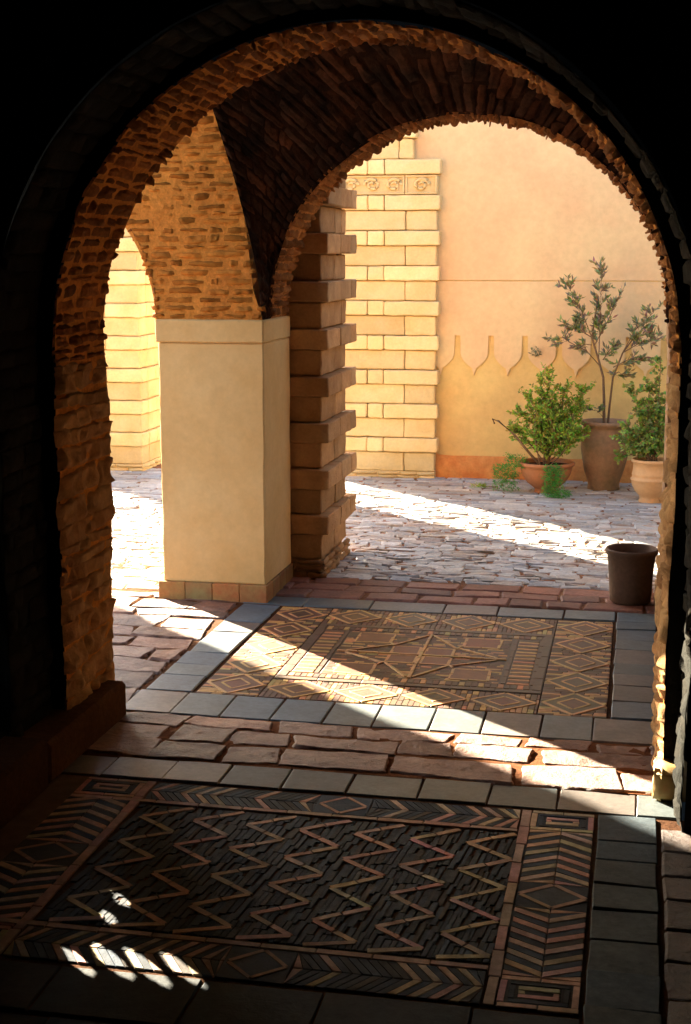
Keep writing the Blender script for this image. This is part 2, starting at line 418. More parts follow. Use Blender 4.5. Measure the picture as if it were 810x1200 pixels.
def nested(mb, x0, x1, y0, y1):
    t = .02
    poly(mb, [(x0, y0), (x1, y0), (x1, y1), (x0, y1)], -.004, .005, DARK())
    for k, (i, cf) in enumerate(((0, LIGHT), (.022, DARK), (.042, LIGHT))):
        a0, a1, b0, b1 = x0 + i, x1 - i, y0 + i, y1 - i
        w = .017 if k != 1 else .014
        if b1 - b0 < .03: continue
        for p, q in (((a0, b0 + w / 2), (a1, b0 + w / 2)), ((a0, b1 - w / 2), (a1, b1 - w / 2)), ((a0 + w / 2, b0 + w), (a0 + w / 2, b1 - w)), ((a1 - w / 2, b0 + w), (a1 - w / 2, b1 - w))):
            if abs(q[0] - p[0]) + abs(q[1] - p[1]) > .01: bar(mb, p, q, w, -.004, .0068, cf(), split=.1)

m1 = MB()
YB0, YB1 = 2.845, 3.965; HB0, HB1 = 3.02, 3.80; XL0, XL1, XR0, XR1 = -1.62, -1.40, -.25, -.07
# slate field
x = XL1 + .01
k = 0
while x < XR0 - .02:
    w = R(.011, .020); y = HB0 + .008 - R(0, .06)
    while y < HB1 - .01:
        L = R(.06, .16); ya = max(y, HB0 + .01); yb = min(y + L, HB1 - .01)
        sk = .35 * (yb - ya)
        if yb - ya > .012: poly(m1, [(x + .0006, ya + .0006), (x + w - .0006, ya + .0006 + R(-.002, .002)), (x + w - .0006 + sk * .3, yb - .0006), (x + .0006 + sk * .3, yb - .0006)], -.004, .0046 + R(-.0010, .0010), DARK())
        y += L
    x += w; k += 1
# zigzags
xz = XR0 - .03
for c in range(8):
    xr = xz - c * .158; xl = xr - .128
    if xl < XL1 - .06: break
    y = HB1 - .015; side = 0
    while y > HB0 + .02:
        y2 = max(y - R(.085, .095), HB0 + .012)
        p = (xr if side == 0 else xl, y); q = (xl if side == 0 else xr, y2)
        p = (max(p[0], XL1 + .02) + R(-.004, .004), p[1]); q = (max(q[0], XL1 + .02) + R(-.004, .004), q[1])
        if abs(p[0] - q[0]) > .05: bar(m1, p, q, .019, -.004, .0064, LIGHT(), split=.10)
        y = y2; side ^= 1
# bands
for yy in (HB0 - .013, HB1 + .013): bar(m1, (XL0, yy), (XR0 - .03, yy), .020, -.004, .0068, (.52, .34, .25), split=.13)
for xx in (XL1 - .012, XR0 - .014): bar(m1, (xx, YB0), (xx, YB1), .026, -.004, .0074, (.52, .33, .25), split=.12)
# border rows and side columns
ymid = .5 * (HB1 + .026 + YB1); yb = .5 * (YB0 + HB0 - .026)
xm = -.80
for yc, hf in ((ymid, (YB1 - HB1 - .026) / 2), (yb, (HB0 - .026 - YB0) / 2)):
    chevrons(m1, 'x', yc, hf, XL1 + .005, xm - .08, -1, step=.023, tip=.05, lightp=.6)
    chevrons(m1, 'x', yc, hf, xm + .08, XR0 - .032, 1, step=.023, tip=.05, lightp=.6)
    poly(m1, [(xm - .08, yc - hf), (xm + .08, yc - hf), (xm + .08, yc + hf), (xm - .08, yc + hf)], -.004, .0055, DARK())
    diamond(m1, xm, yc, .07, hf * .9, .0060, DARK(), (.48, .3, .2), .012)
for (a, b) in ((XR0 + .002, XR1), (XL0, XL1 - .028)):
    xc = (a + b) / 2; hf = (b - a) / 2
    nested(m1, a, b, YB1 - .135, YB1); nested(m1, a, b, YB0, YB0 + .135)
    ym = .5 * (YB0 + YB1)
    chevrons(m1, 'y', xc, hf, YB0 + .14, ym - .075, -1, step=.027, tip=.05)
    chevrons(m1, 'y', xc, hf, ym + .075, YB1 - .14, 1, step=.027, tip=.05)
    poly(m1, [(a, ym - .075), (b, ym - .075), (b, ym + .075), (a, ym + .075)], -.004, .0055, DARK())
    diamond(m1, xc, ym, hf * .95, .068, .0060, (.06, .07, .08), (.5, .31, .2), .014)
tag(m1.build('hall_mosaic_floor', M['hallslate']), kind='structure')

m2 = MB()
TAN = lambda: [c * R(.75, 1.2) for c in (.66, .33, .10)]
BRN = lambda: [c * R(.7, 1.3) for c in (.13, .052, .02)]
RED = lambda: [c * R(.85, 1.1) for c in (.24, .065, .025)]
X0, X1, Y0, Y1 = -1.56, -.055, 4.87, 6.22
IX0, IX1, IY0, IY1 = -1.32, -.30, 5.10, 5.95
def dband(x0, x1, y0, y1, n, along):
    # background of narrow tan and brown strips
    if along == 'y':
        y = y0
        while y < y1 - .004:
            t = min(R(.016, .024), y1 - y); xx = x0
            while xx < x1 - .004:
                L = min(R(.04, .09), x1 - xx)
                poly(m2, [(xx, y), (xx + L - .002, y), (xx + L - .002, y + t - .002), (xx, y + t - .002)], -.004, .0045, TAN() if random.random() < .38 else BRN()); xx += L
            y += t
        for k in range(n):
            a = y0 + (y1 - y0) * k / n; b = y0 + (y1 - y0) * (k + 1) / n
            cx = (x0 + x1) / 2; cy = (a + b) / 2
            diamond(m2, cx, cy, (x1 - x0) * .46, (b - a) * .46, .0065, BRN(), (.74, .39, .13), .012)
            diamond(m2, cx, cy, (x1 - x0) * .24, (b - a) * .24, .0072, BRN(), (.66, .35, .12), .010)
    else:
        x = x0
        while x < x1 - .004:
            t = min(R(.018, .026), x1 - x); yy = y0
            while yy < y1 - .004:
                L = min(R(.04, .09), y1 - yy)
                poly(m2, [(x, yy), (x + t - .002, yy), (x + t - .002, yy + L - .002), (x, yy + L - .002)], -.004, .0045, TAN() if random.random() < .32 else BRN()); yy += L
            x += t
        for k in range(n):
            a = x0 + (x1 - x0) * k / n; b = x0 + (x1 - x0) * (k + 1) / n
            cy = (y0 + y1) / 2; cx = (a + b) / 2
            diamond(m2, cx, cy, (b - a) * .46, (y1 - y0) * .46, .0065, BRN(), (.74, .39, .13), .012)
            diamond(m2, cx, cy, (b - a) * .24, (y1 - y0) * .24, .0072, BRN(), (.66, .35, .12), .010)
dband(IX1 + .003, X1, Y0, Y1, 5, 'y'); dband(X0, IX0 - .003, Y0, Y1, 5, 'y')
dband(IX0, IX1, IY1 + .003, Y1, 4, 'x'); dband(IX0, IX1, Y0, IY0 - .003, 4, 'x')
poly(m2, [(IX0, IY0), (IX1, IY0), (IX1, IY1), (IX0, IY1)], -.004, .004, (.10, .05, .025))
for p, q in (((IX0, IY0 + .02), (IX1, IY0 + .02)), ((IX0, IY1 - .02), (IX1, IY1 - .02)), ((IX0 + .02, IY0 + .04), (IX0 + .02, IY1 - .04)), ((IX1 - .02, IY0 + .04), (IX1 - .02, IY1 - .04))):
    bar(m2, p, q, .034, -.004, .0068, (.12, .06, .03), split=.16)
# dash bands top and bottom
for yc in (IY0 + .068, IY1 - .068):
    x = IX0 + .045
    k = 0
    while x < IX1 - .06:
        poly(m2, [(x, yc - .024), (x + .022, yc - .024), (x + .022, yc + .024), (x, yc + .024)], -.004, .0068, TAN() if k % 3 == 0 else BRN()); x += .0245; k += 1
# ladders left and right
for xc in (IX0 + .09, IX1 - .095):
    y = IY0 + .10; k = 0
    while y < IY1 - .12:
        poly(m2, [(xc - .042, y), (xc + .042, y), (xc + .042, y + .022), (xc - .042, y + .022)], -.004, .0068, TAN() if k % 2 == 0 else BRN()); y += .0245; k += 1
    for s in (-.055, .055): bar(m2, (xc + s, IY0 + .1), (xc + s, IY1 - .1), .016, -.004, .0070, (.12, .06, .03), split=.1)
# centre field
CX0, CX1, CY0, CY1 = IX0 + .16, IX1 - .165, IY0 + .10, IY1 - .10
y = CY0
while y < CY1 - .004:
    x = CX0; t = min(.02, CY1 - y)
    while x < CX1 - .004:
        L = min(R(.03, .07), CX1 - x)
        poly(m2, [(x, y), (x + L - .002, y), (x + L - .002, y + t - .002), (x, y + t - .002)], -.004, .0052, BRN() if random.random() < .75 else TAN()); x += L
    y += t
cx, cy = (CX0 + CX1) / 2, (CY0 + CY1) / 2
def redbox(a, b, c, d):
    poly(m2, [(a, c), (b, c), (b, d), (a, d)], -.004, .0068, RED())
    for p, q in (((a, c), (b, c)), ((a, d), (b, d)), ((a, c), (a, d)), ((b, c), (b, d))): bar(m2, p, q, .014, -.004, .0070, (.72, .38, .13), split=.08)
for sx in (-1, 1):
    for sy in (-1, 1):
        a, b = sorted((cx + sx * .155, cx + sx * .30)); c, d = sorted((cy + sy * .16, cy + sy * .30))
        redbox(a, b, c, d)
        a, b = sorted((cx + sx * .012, cx + sx * .125)); c, d = sorted((cy + sy * .012, cy + sy * .115))
        redbox(a, b, c, d)
        bar(m2, (cx + sx * .13, cy + sy * .12), (cx + sx * .15, cy + sy * .16), .012, -.004, .0095, (.72, .38, .13))
        bar(m2, (cx + sx * .31, cy + sy * .01), (cx + sx * .14, cy + sy * .13), .012, -.004, .0094, (.72, .38, .13), split=.08)
        bar(m2, (cx + sx * .01, cy + sy * .31), (cx + sx * .13, cy + sy * .125), .012, -.004, .0096, (.72, .38, .13), split=.08)
bar(m2, (cx, CY0), (cx, CY1), .013, -.004, .0100, (.72, .38, .13), split=.09)
bar(m2, (CX0, cy), (CX1, cy), .013, -.004, .0104, (.72, .38, .13), split=.09)
tag(m2.build('bay_mosaic_floor', M['slate']), kind='structure')

# ------------------------------------------------------------------ arch surfaces
def arch_path(cx, r, zs):
    Lj = zs; La = pi * r
    def P(s):
        if s < Lj: return (cx - r, s, 1.0, 0.0)
        if s < Lj + La:
            t = pi - (s - Lj) / r
            return (cx + r * cos(t), zs + r * sin(t), -cos(t), -sin(t))
        return (cx + r, zs - (s - Lj - La), -1.0, 0.0)
    return P, 2 * Lj + La

def soffit_surface(cx, r, zs, wob=.012, sd=0):
    P, L = arch_path(cx, r, zs)
    def S(u, v, w):
        x, z, nx, nz = P(u)
        q = noise.noise(Vector((u * 2.2 + sd, v * 2.0, 3.3 + sd))) * wob + noise.noise(Vector((u * 7 + sd, v * 5, 8 + sd))) * wob * .5
        w = w + q
        return (x + nx * w, v, z + nz * w)
    return S, L

def sheet(mb, S, u0, u1, v0, v1, nu, nv, w=0, col=(1, 1, 1), smooth=True):
    vs = [S(u0 + (u1 - u0) * i / nu, v0 + (v1 - v0) * j / nv, w) for j in range(nv + 1) for i in range(nu + 1)]
    mb.add(vs, [[j * (nu + 1) + i, j * (nu + 1) + i + 1, (j + 1) * (nu + 1) + i + 1, (j + 1) * (nu + 1) + i] for j in range(nv) for i in range(nu)], col, smooth)

def arch_face(mb, cx, r, zs, Y, xL, xR, zT, flip=False, n=64, col=(1, 1, 1)):
    """vertical wall face with an arched opening"""
    ang = [pi * k / n for k in range(n + 1)] + [math.atan2(zT - zs, xL - cx), math.atan2(zT - zs, xR - cx)]
    ang = sorted(set(ang), reverse=True)
    inner = [(cx - r, 0)] ; outer = [(xL, 0)]
    for t in ang:
        inner.append((cx + r * cos(t), zs + r * sin(t)))
        c, s = cos(t), sin(t); ks = []
        if s > 1e-6: ks.append((zT - zs) / s)
        if c > 1e-6: ks.append((xR - cx) / c)
        if c < -1e-6: ks.append((xL - cx) / c)
        k = min(ks); outer.append((cx + k * c, zs + k * s))
    inner.append((cx + r, 0)); outer.append((xR, 0))
    vs = [(x, Y, z) for x, z in inner] + [(x, Y, z) for x, z in outer]; m = len(inner)
    fs = [[i, i + 1, m + i + 1, m + i] for i in range(m - 1)]
    mb.add(vs, fs, col)

OR = lambda: tv(1.0, .3, .07)
# ================= near arch wall
AX, AR, AZ = -.835, .948, 1.312
near = thing('arched_wall', 'dark rough wall whose big rubble brick arch frames the whole view', 'arched wall', (AX, 4.4, 0))
w = MB()
arch_face(w, AX, AR + .012, AZ, 4.205, -2.05, .40, 2.80)
arch_face(w, AX, AR + .012, AZ, 4.645, -2.12, .78, 2.95)
arch_face(w, AX, 1.015, AZ, 3.90, -1.857, 1.8, 2.95)
box(w, -2.11, -2.03, 4.21, 4.64, 0, 2.9)
# back side of the wall shell (top and flanks)
box(w, .22, .80, 4.21, 4.64, 0, 1.5)
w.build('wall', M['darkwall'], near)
S1, L1 = soffit_surface(AX, AR, AZ, .016)
mb = MB(); sheet(mb, S1, 0, L1, 4.20, 4.65, 220, 8, -.004, (.9, .9, .9))
mb2 = MB()
jl = AZ - .05
# arch proper : thin bricks laid radially
courses(mb2, S1, jl, L1 - jl, 4.19, 4.655, (.020, .056), (.06, .22), .007, hv=.9, gap=.007, colf=lambda: tv(.62, .4, .05), jit=.007, rough=.008, nu=6, nv=7, base=-.010, ns=40, edge=.22)
ring = mb2.build('arch_ring', M['rubble'], near); sub(ring, mb, 'mortar_bed', M['orangemortar'])
for a, b in ((0.0, jl), (L1 - jl, L1)):
    j = MB()
    courses(j, S1, a, b, 4.19, 4.655, (.035, .10), (.2, .46), .008, gap=.003, colf=lambda: tv(1, .14, .04), jit=.010, rough=.014, nu=8, nv=12, base=-.006, ns=20, edge=.1)
    j.build('jamb', M['jambstone'], near)
# outer order nearer the camera
S0, L0 = soffit_surface(AX, 1.0, AZ, .014, 7)
mb = MB(); sheet(mb, S0, 0, L0, 3.89, 4.206, 160, 5, -.008)
courses(mb, S0, 0, L0, 3.885, 4.20, (.05, .075), (.1, .2), .005, gap=.004, colf=lambda: tv(1, .25), jit=.006, rough=.010, base=-.003, ns=14)
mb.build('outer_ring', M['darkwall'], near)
# left plinth and the squared stone at the foot of the right jamb
p = MB(); box(p, -1.86, -1.715, 3.88, 4.56, 0, .135, (.6, .55, .5), .012, .004)
box(p, -1.86, -1.705, 3.2, 3.87, 0, .16, (.4, .36, .33), .012, .004)
p.build('plinth', M['mortar'], near)
p = MB()
SQ = lambda u, v, w: (v, 4.115 - w, u)
stone(p, SQ, .004, .10, .10, .205, .012, nu=6, nv=6, jit=.006, rough=.006, col=(.95, .95, .8))
SQ2 = lambda u, v, w: (.112 - w, v, u)
stone(p, SQ2, .004, .105, 4.10, 4.26, .014, nu=6, nv=6, jit=.006, rough=.006, col=(.95, .95, .8))
stone(p, lambda u, v, w: (v, u, .098 + w), 4.10, 4.26, .10, .205, .008, nu=6, nv=6, jit=.004, rough=.004, col=(.95, .95, .8))
box(p, .112, .2, 4.12, 4.25, 0, .1)
o = p.build('foot_stone', M['ochrebase'], near); o['label'] = 'squared ochre stone at the foot of the right jamb'

# ================= hall shell (the dark room the camera stands in)
hall = thing('hall_interior', 'black unlit hall walls and ceiling around the edges of the view', 'room', (0, 1, 0))
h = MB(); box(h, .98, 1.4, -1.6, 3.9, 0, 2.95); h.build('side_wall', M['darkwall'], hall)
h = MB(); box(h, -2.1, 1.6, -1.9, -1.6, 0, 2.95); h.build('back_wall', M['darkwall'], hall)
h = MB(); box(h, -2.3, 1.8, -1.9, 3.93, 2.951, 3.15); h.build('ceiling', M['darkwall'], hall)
# left wall with a low pierced opening
LW = -1.86
h = MB(); VY0, VY1, VZ0, VZ1 = 3.02, 3.955, .14, .66
box(h, LW - .2, LW, -1.6, VY0, 0, 2.95); box(h, LW - .2, LW, VY1, 3.97, 0, 2.95)
box(h, LW - .2, LW, VY0 + .001, VY1 - .001, VZ1, 2.95); box(h, LW - .2, LW, VY0 + .001, VY1 - .001, 0, VZ0)
h.build('side_wall', M['darkwall'], hall)

SUN_EL = radians(19); DX, DY = cos(radians(42)), -sin(radians(42)); TE = math.tan(SUN_EL)
# holes of the screen, placed where the six light spots on the floor come from
spots = [(-1.300, 2.878, .85), (-1.225, 2.895, 1.15), (-1.14, 2.885, 1.2), (-1.055, 2.89, 1.05), (-1.24, 3.21, .48), (-1.235, 3.11, .48)]
holes = []
for sx, sy, sc in spots:
    sy -= .045; sx += .115 if sc > .5 else .03
    s = (sx - LW + .1) / DX
    holes.append((sy - s * DY, s * TE, sc))
# pierced screen: plate cut into cells, each hole an ellipse in its own cell
scr = thing('pierced_screen', 'low pierced vent in the dark left wall, source of the floor light slits', 'vent screen', (LW - .1, 3.4, .3))
pm = MB()
def plate_with_holes(mb, x, t, y0, y1, z0, z1, hs, ny=130, nz=72):
    dy = (y1 - y0) / ny; dz = (z1 - z0) / nz
    for i in range(ny):
        for j in range(nz):
            yc = y0 + (i + .5) * dy; zc = z0 + (j + .5) * dz; cut = False
            for hy, hz, sc in hs:
                a = (yc - hy) / (.026 * (.55 + .45 * sc)); b = (zc - hz) / (.033 * sc)
                if a * a + b * b < 1: cut = True
            if not cut:
                ya, yb_, za, zb = y0 + i * dy, y0 + (i + 1) * dy, z0 + j * dz, z0 + (j + 1) * dz
                mb.add([(x, ya, za), (x, yb_, za), (x, yb_, zb), (x, ya, zb), (x - t, ya, za), (x - t, yb_, za), (x - t, yb_, zb), (x - t, ya, zb)],
                       [[0, 1, 2, 3], [7, 6, 5, 4], [0, 4, 5, 1], [3, 2, 6, 7], [0, 3, 7, 4], [1, 5, 6, 2]])
plate_with_holes(pm, LW - .1, .006, VY0 + .002, VY1 - .002, VZ0 + .002, VZ1 - .002, holes)
pm.build('screen_panel', M['darkwall'], scr)

# ================= far arch of the bay, carried by the cream pillars
BX, BR, BZ = -.765, .895, 1.315
YF, YI, YBK = 6.27, 6.43, 6.77
far = thing('brick_arch', 'orange rubble brick arcade with flared dark vault resting on the cream pillars', 'brick arch', (BX, 6.5, 0))
LCX, LR_ = -2.90, .735
def xr(z):
    s = min(1.2, max(0, (z - BZ) / 1.4))
    pts = ((0, -1.655), (.10, -1.70), (.47, -1.76), (.66, -1.865), (1.0, -1.97), (1.2, -2.05))
    for (a, xa), (b, xb) in zip(pts, pts[1:]):
        if s <= b: return xa + (xb - xa) * (s - a) / (b - a)
    return pts[-1][1]
def xl(z):
    d = z - BZ
    if d < LR_: return LCX + sqrt(max(0, LR_ ** 2 - d * d))
    return -3.9
SP = lambda u, v, w: (v, YF - w - .010 * noise.noise(Vector((u * 4, v * 4, 1))), u)
mb = MB(); mt = MB()
for z in [BZ + .02 * k for k in range(70)]:
    a, b = xl(z + .01), xr(z + .01)
    mt.add([SP(z, a, -.003), SP(z, b, -.003), SP(z + .02, xr(z + .03), -.003), SP(z + .02, max(xl(z + .03), a - .3), -.003)], [[0, 1, 2, 3]])
courses(mb, SP, BZ + .004, 2.66, 0, 0, (.026, .052), (.06, .20), .006, gap=.011, colf=lambda: tv(.72, .35, .05), vb=lambda z: (max(xl(z) - R(0, .02), -2.7), xr(z) + R(-.008, .030)), jit=.008, rough=.008, nu=6, nv=7, base=-.009, ns=36, edge=.22)
sp = mb.build('spandrel', M['spandrel'], far); sub(sp, mt, 'mortar_bed', M['orangemortar'])
# left side arch soffit
SL, LL = soffit_surface(LCX, LR_, BZ, .012, 3)
mb = MB(); sheet(mb, SL, BZ, LL - BZ, YF, YBK, 60, 6, -.008)
courses(mb, SL, BZ, LL - BZ, YF - .008, YBK, (.028, .05), (.08, .2), .007, gap=.010, colf=lambda: tv(.6, .3), jit=.006, rough=.008, base=-.012, ns=26)
mb.build('side_soffit', M['rubble'], far)
# flared vault between the bay and the arch
def SV(u, v, w):
    t = pi - u
    s = max(0.0, sin(t)); c = cos(t); sg = 1 if c > 0 else -1
    xi, zi, yi = BX + BR * c, BZ + BR * s, YI
    zo = BZ + 1.42 * s; ac = abs(c)
    xo = BX + (.89 + .36 * (s ** 1.5)) * math.tanh(2.3 * c) / math.tanh(2.3); yo = YF - .62 * s * s
    k = v
    bul = .05 * sin(pi * k)
    x = xi + (xo - xi) * k; z = zi + (zo - zi) * k + bul * s; y = yi + (yo - yi) * k + bul * .4
    q = noise.noise(Vector((x * 5, y * 5, z * 5))) * .012
    w = w + q
    return (x - c * w * .6, y - w * .35, z - s * w * .8)
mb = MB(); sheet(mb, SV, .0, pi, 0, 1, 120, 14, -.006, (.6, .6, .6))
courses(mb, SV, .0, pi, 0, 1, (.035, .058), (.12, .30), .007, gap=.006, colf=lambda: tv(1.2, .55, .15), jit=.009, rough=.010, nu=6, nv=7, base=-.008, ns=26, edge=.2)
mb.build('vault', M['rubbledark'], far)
# soffit of the far arch
S2, L2 = soffit_surface(BX, BR, BZ, .012, 5)
mb = MB(); sheet(mb, S2, BZ, L2 - BZ, YI, YBK, 120, 6, -.008)
courses(mb, S2, BZ + .002, L2 - BZ - .002, YI - .015, YBK + .01, (.018, .052), (.06, .22), .007, hv=.9, gap=.007, colf=lambda: tv(.65, .4, .05), jit=.007, rough=.009, nu=6, nv=7, base=-.010, ns=40, edge=.22)
mb.build('arch_ring', M['rubble'], far)
# masonry mass above and behind
mb = MB()
def arch_band(mb, cx, r, zs, Y, xL, xR, zT):  # face above springing only
    n = 48
    ang = sorted(set([pi * k / n for k in range(n + 1)] + [math.atan2(zT - zs, xL - cx), math.atan2(zT - zs, xR - cx)]), reverse=True)
    vi = []; vo = []
    for t in ang:
        c, s = cos(t), sin(t); ks = []
        if s > 1e-6: ks.append((zT - zs) / s)
        if c > 1e-6: ks.append((xR - cx) / c)
        if c < -1e-6: ks.append((xL - cx) / c)
        k = min(ks); vi.append((cx + r * c, Y, zs + r * s)); vo.append((cx + k * c, Y, zs + k * s))
    m = len(vi); mb.add(vi + vo, [[i, i + 1, m + i + 1, m + i] for i in range(m - 1)])
arch_band(mb, BX, BR + .01, BZ, YBK - .004, -1.9, .66, 3.1)
arch_band(mb, LCX, LR_ + .01, BZ, YBK - .004, -4.16, -1.9, 3.1)
box(mb, .22, .66, YF + .01, YBK - .01, BZ + .01, 3.1)
box(mb, -4.16, .66, YF + .2, YBK - .01, 2.75, 3.1)
mb.build('wall', M['pink'], far)
mb = MB(); box(mb, -2.7, .95, 4.66, 6.6, 2.745, 2.95); mb.build('bay_ceiling', M['rubbledark'], far)

# cream pillars
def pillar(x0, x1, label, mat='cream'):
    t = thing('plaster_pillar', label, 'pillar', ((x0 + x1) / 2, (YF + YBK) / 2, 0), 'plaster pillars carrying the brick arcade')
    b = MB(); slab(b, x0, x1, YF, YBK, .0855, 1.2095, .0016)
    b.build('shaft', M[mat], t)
    b = MB(); slab(b, x0 - .010, x1 + .004, YF - .012, YBK, 1.2115, BZ, .0012, nz=6); b.build('cap_band', M[mat], t)
    b = MB(); n = 4
    for k in range(n):
        a = x0 - .02 + (x1 - x0 + .03) * k / n; c = x0 - .02 + (x1 - x0 + .03) * (k + 1) / n
        box(b, a + .0006, c - .0006, YF - .02, YF + .1, 0, .088, tv(1, .15, .15), .003)
    for k in range(3):
        a = YF + .101 + (YBK - YF - .1) * k / 3; c = YF + .101 + (YBK - YF - .1) * (k + 1) / 3
        box(b, x0 - .018, x1 + .009, a + .0006, c - .0006, 0, .087, tv(.75, .15, .1), .003)
    b.build('base', M['ochrebase'], t)
    return t
pillar(-2.155, -1.655, 'broad cream plaster pillar with a bright front in the middle of the view')
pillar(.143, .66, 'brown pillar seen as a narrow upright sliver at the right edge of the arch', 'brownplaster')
pillar(-4.16, -3.66, 'cream pillar left of the arcade, hidden behind the near arch')

# bay right wall
bw = thing('bay_side_wall', 'plastered side wall closing the vaulted bay on the right', 'wall', (.9, 5.4, 0))
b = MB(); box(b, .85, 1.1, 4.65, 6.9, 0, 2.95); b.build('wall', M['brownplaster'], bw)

# ================= stone piers
def blocks_course(mb, x0, x1, y0, y1, z0, z1, xj, yj, cf, g=.0025, b=.005, jit=.003):
    """hollow ring of blocks: front row split at xj, right side split at yj; core behind"""
    xs = [x0] + [v for v in xj if x0 + .02 < v < x1 - .02] + [x1]
    ys = [y0] + [v for v in yj if y0 + .02 < v < y1 - .02] + [y1]
    for i in range(len(xs) - 1):
        for j in range(len(ys) - 1):
            jx = [R(-jit, jit) for _ in range(6)]
            vis = xs[i + 1] > x1 - .95
            if vis: slab(mb, xs[i] + g + jx[0] * .3, xs[i + 1] - g + jx[1] * .6, ys[j] + g + jx[2], ys[j + 1] - g, z0 + g + jx[3] * .4, z1 - g + jx[4] * .4, .0022, nx=9, ny=9, nz=6, b=b, sc=16, col=cf())
            else: box(mb, xs[i] + g, xs[i + 1] - g, ys[j] + g, ys[j + 1] - g, z0 + g, z1 - g, cf(), b, jit)
# near brown pier behind the pillar
pier = thing('stone_pier', 'brown banded stone pier standing behind the cream pillar', 'stone pier', (-1.8, 7.1, 0), 'banded stone piers round the courtyard')
mb = MB(); z = .10; k = 0
cf = lambda: tv(R(.8, 1.2), .1, .05)
while z < 3.0:
    blocks_course(mb, -2.15, -1.505, 6.815, 7.42, z, z + .130, [-1.8], [7.14, 7.3] if k % 2 else [7.12], cf)
    blocks_course(mb, -2.15, -1.462, 6.782, 7.50, z + .130, z + .230, [-1.85], [7.10, 7.36] if k % 2 else [7.08, 7.34], cf)
    z += .23; k += 1
mb.build('shaft', M['brownashlar'], pier)
core = MB(); box(core, -2.13, -1.525, 6.84, 7.40, 0, 3.1); 
SBf = lambda u, v, w: (v, 6.80 - w, u); SBr = lambda u, v, w: (-1.50 + w, v, u)
courses(core, SBf, 0, .10, -1.7, -1.49, (.03, .05), (.08, .16), .01, colf=lambda: tv(.7, .2), jit=.004, rough=.006)
courses(core, SBr, 0, .10, 6.79, 7.45, (.025, .045), (.08, .2), .01, colf=lambda: tv(.8, .2), jit=.005, rough=.008)
core.build('rubble_base', M['brownashlar'], pier)

def yellow_pier(x0, x1, y0, y1, label, carved=False, period=.246, thick=.142, top=5.1, z0=.055, rightface=False):
    t = thing('stone_pier', label, 'stone pier', ((x0 + x1) / 2, (y0 + y1) / 2, 0), 'banded stone piers round the courtyard')
    mb = MB(); z = z0; k = 0; e = .022
    cf = lambda: tv(R(.92, 1.08), .05, .04); cf2 = lambda: tv(R(1.1, 1.25), .04, .02)
    yj = [y0 + .17, y0 + .36] if rightface else []
    cz = None
    while z < top - .1:
        if carved and k == 8: cz = z; xs = x1 - .02
        if not (carved and k == 8):
            off = 0 if k < 9 or not carved else .17
            blocks_course(mb, x0, x1 - off, y0, y1, z, z + thick, [x1 - .70, x1 - .225 - off * .3] if not rightface else [x1 - .3], yj[:1], cf, b=.006)
        else:
            box(mb, x0, x1, y0 + .014, y1, z + .003, z + thick - .003, (1, 1, 1))
        off = .17 if carved and k > 8 else 0
        blocks_course(mb, x0, x1 + e - off, y0 - e, y1, z + thick, z + period, [x1 - .70, x1 - .495, x1 - .375] if not rightface else [x1 - .26], [y0 + .12, y0 + .3] if rightface else [], cf2, b=.007)
        z += period; k += 1
    box(mb, x0 + .02, x1 - .21, y0 + .03, y1 - .02, z0, 5.0, (.6, .6, .6)); box(mb, x1 - .22, x1 - .025, y0 + .03, y1 - .02, z0, 2.25 if carved else 5.0, (.6, .6, .6))
    mb.build('shaft', M['ashlar'], t)
    b = MB(); S = lambda u, v, w: (v, y0 - .006 - w, u)
    courses(b, S, 0, z0, x0, x1, (.022, .032), (.09, .2), .012, colf=lambda: tv(.95, .12), jit=.004, rough=.006)
    if rightface: courses(b, lambda u, v, w: (x1 + .006 + w, v, u), 0, z0, y0, y1, (.022, .032), (.09, .2), .012, colf=lambda: tv(.95, .12), jit=.004, rough=.006)
    box(b, x0, x1, y0 + .005, y1, 0, z0)
    b.build('rubble_base', M['ashlar'], t)
    if cz:
        c = MB(); S = lambda u, v, w: (v, y0 + .012 - w, u)
        za, zb = cz + .006, cz + thick - .006
        for a, bb in ((x1 - .70, x1 - .235), (x1 - .228, x1 - .004), (x0, x1 - .707)):
            # frame
            fr = .012
            for (p, q, r_, s_) in ((za, za + fr, a, bb), (zb - fr, zb, a, bb), (za + fr, zb - fr, a, a + fr), (za + fr, zb - fr, bb - fr, bb)):
                box(c, r_, s_, y0 - .002, y0 + .02, p, q, (1, 1, 1), .003)
            # scrolls
            n = max(1, round((bb - a) / .155)); st = (bb - a) / n
            for i in range(n):
                xc = a + st * (i + .5); zc = (za + zb) / 2; sgn = -1 if i % 2 else 1
                pts = []
                for m in range(26):
                    th = m / 25 * 2 * pi * 1.45; rr = .05 - .038 * m / 25
                    pts.append((xc + sgn * rr * cos(th) * 1.15, y0 + .008, zc + rr * sin(th) * .95))
                tube(c, pts, .013, .009, 6)
                for m in range(3):
                    th = R(0, 6.28); tube(c, [(xc + .055 * cos(th), y0 + .008, zc + .04 * sin(th)), (xc + .03 * cos(th + .6), y0 + .006, zc + .025 * sin(th + .6))], .008, .004, 5)
        c.build('carved_panel', M['ashlar'], t)
    return t
yellow_pier(-2.30, -1.405, 10.14, 10.30, 'tall yellow stone pier with a carved scroll band against the pink wall', carved=True)
yellow_pier(-4.49, -3.61, 10.08, 10.60, 'pale yellow stone pier glimpsed left of the cream pillar', period=.24, thick=.138, rightface=True)
yellow_pier(-8.05, -7.36, 10.08, 10.60, 'unseen yellow stone pier placed at the far left to shade the bay floor', period=.24, thick=.138, rightface=True)  # unseen pier, placed and sized to block the sun beside the streak

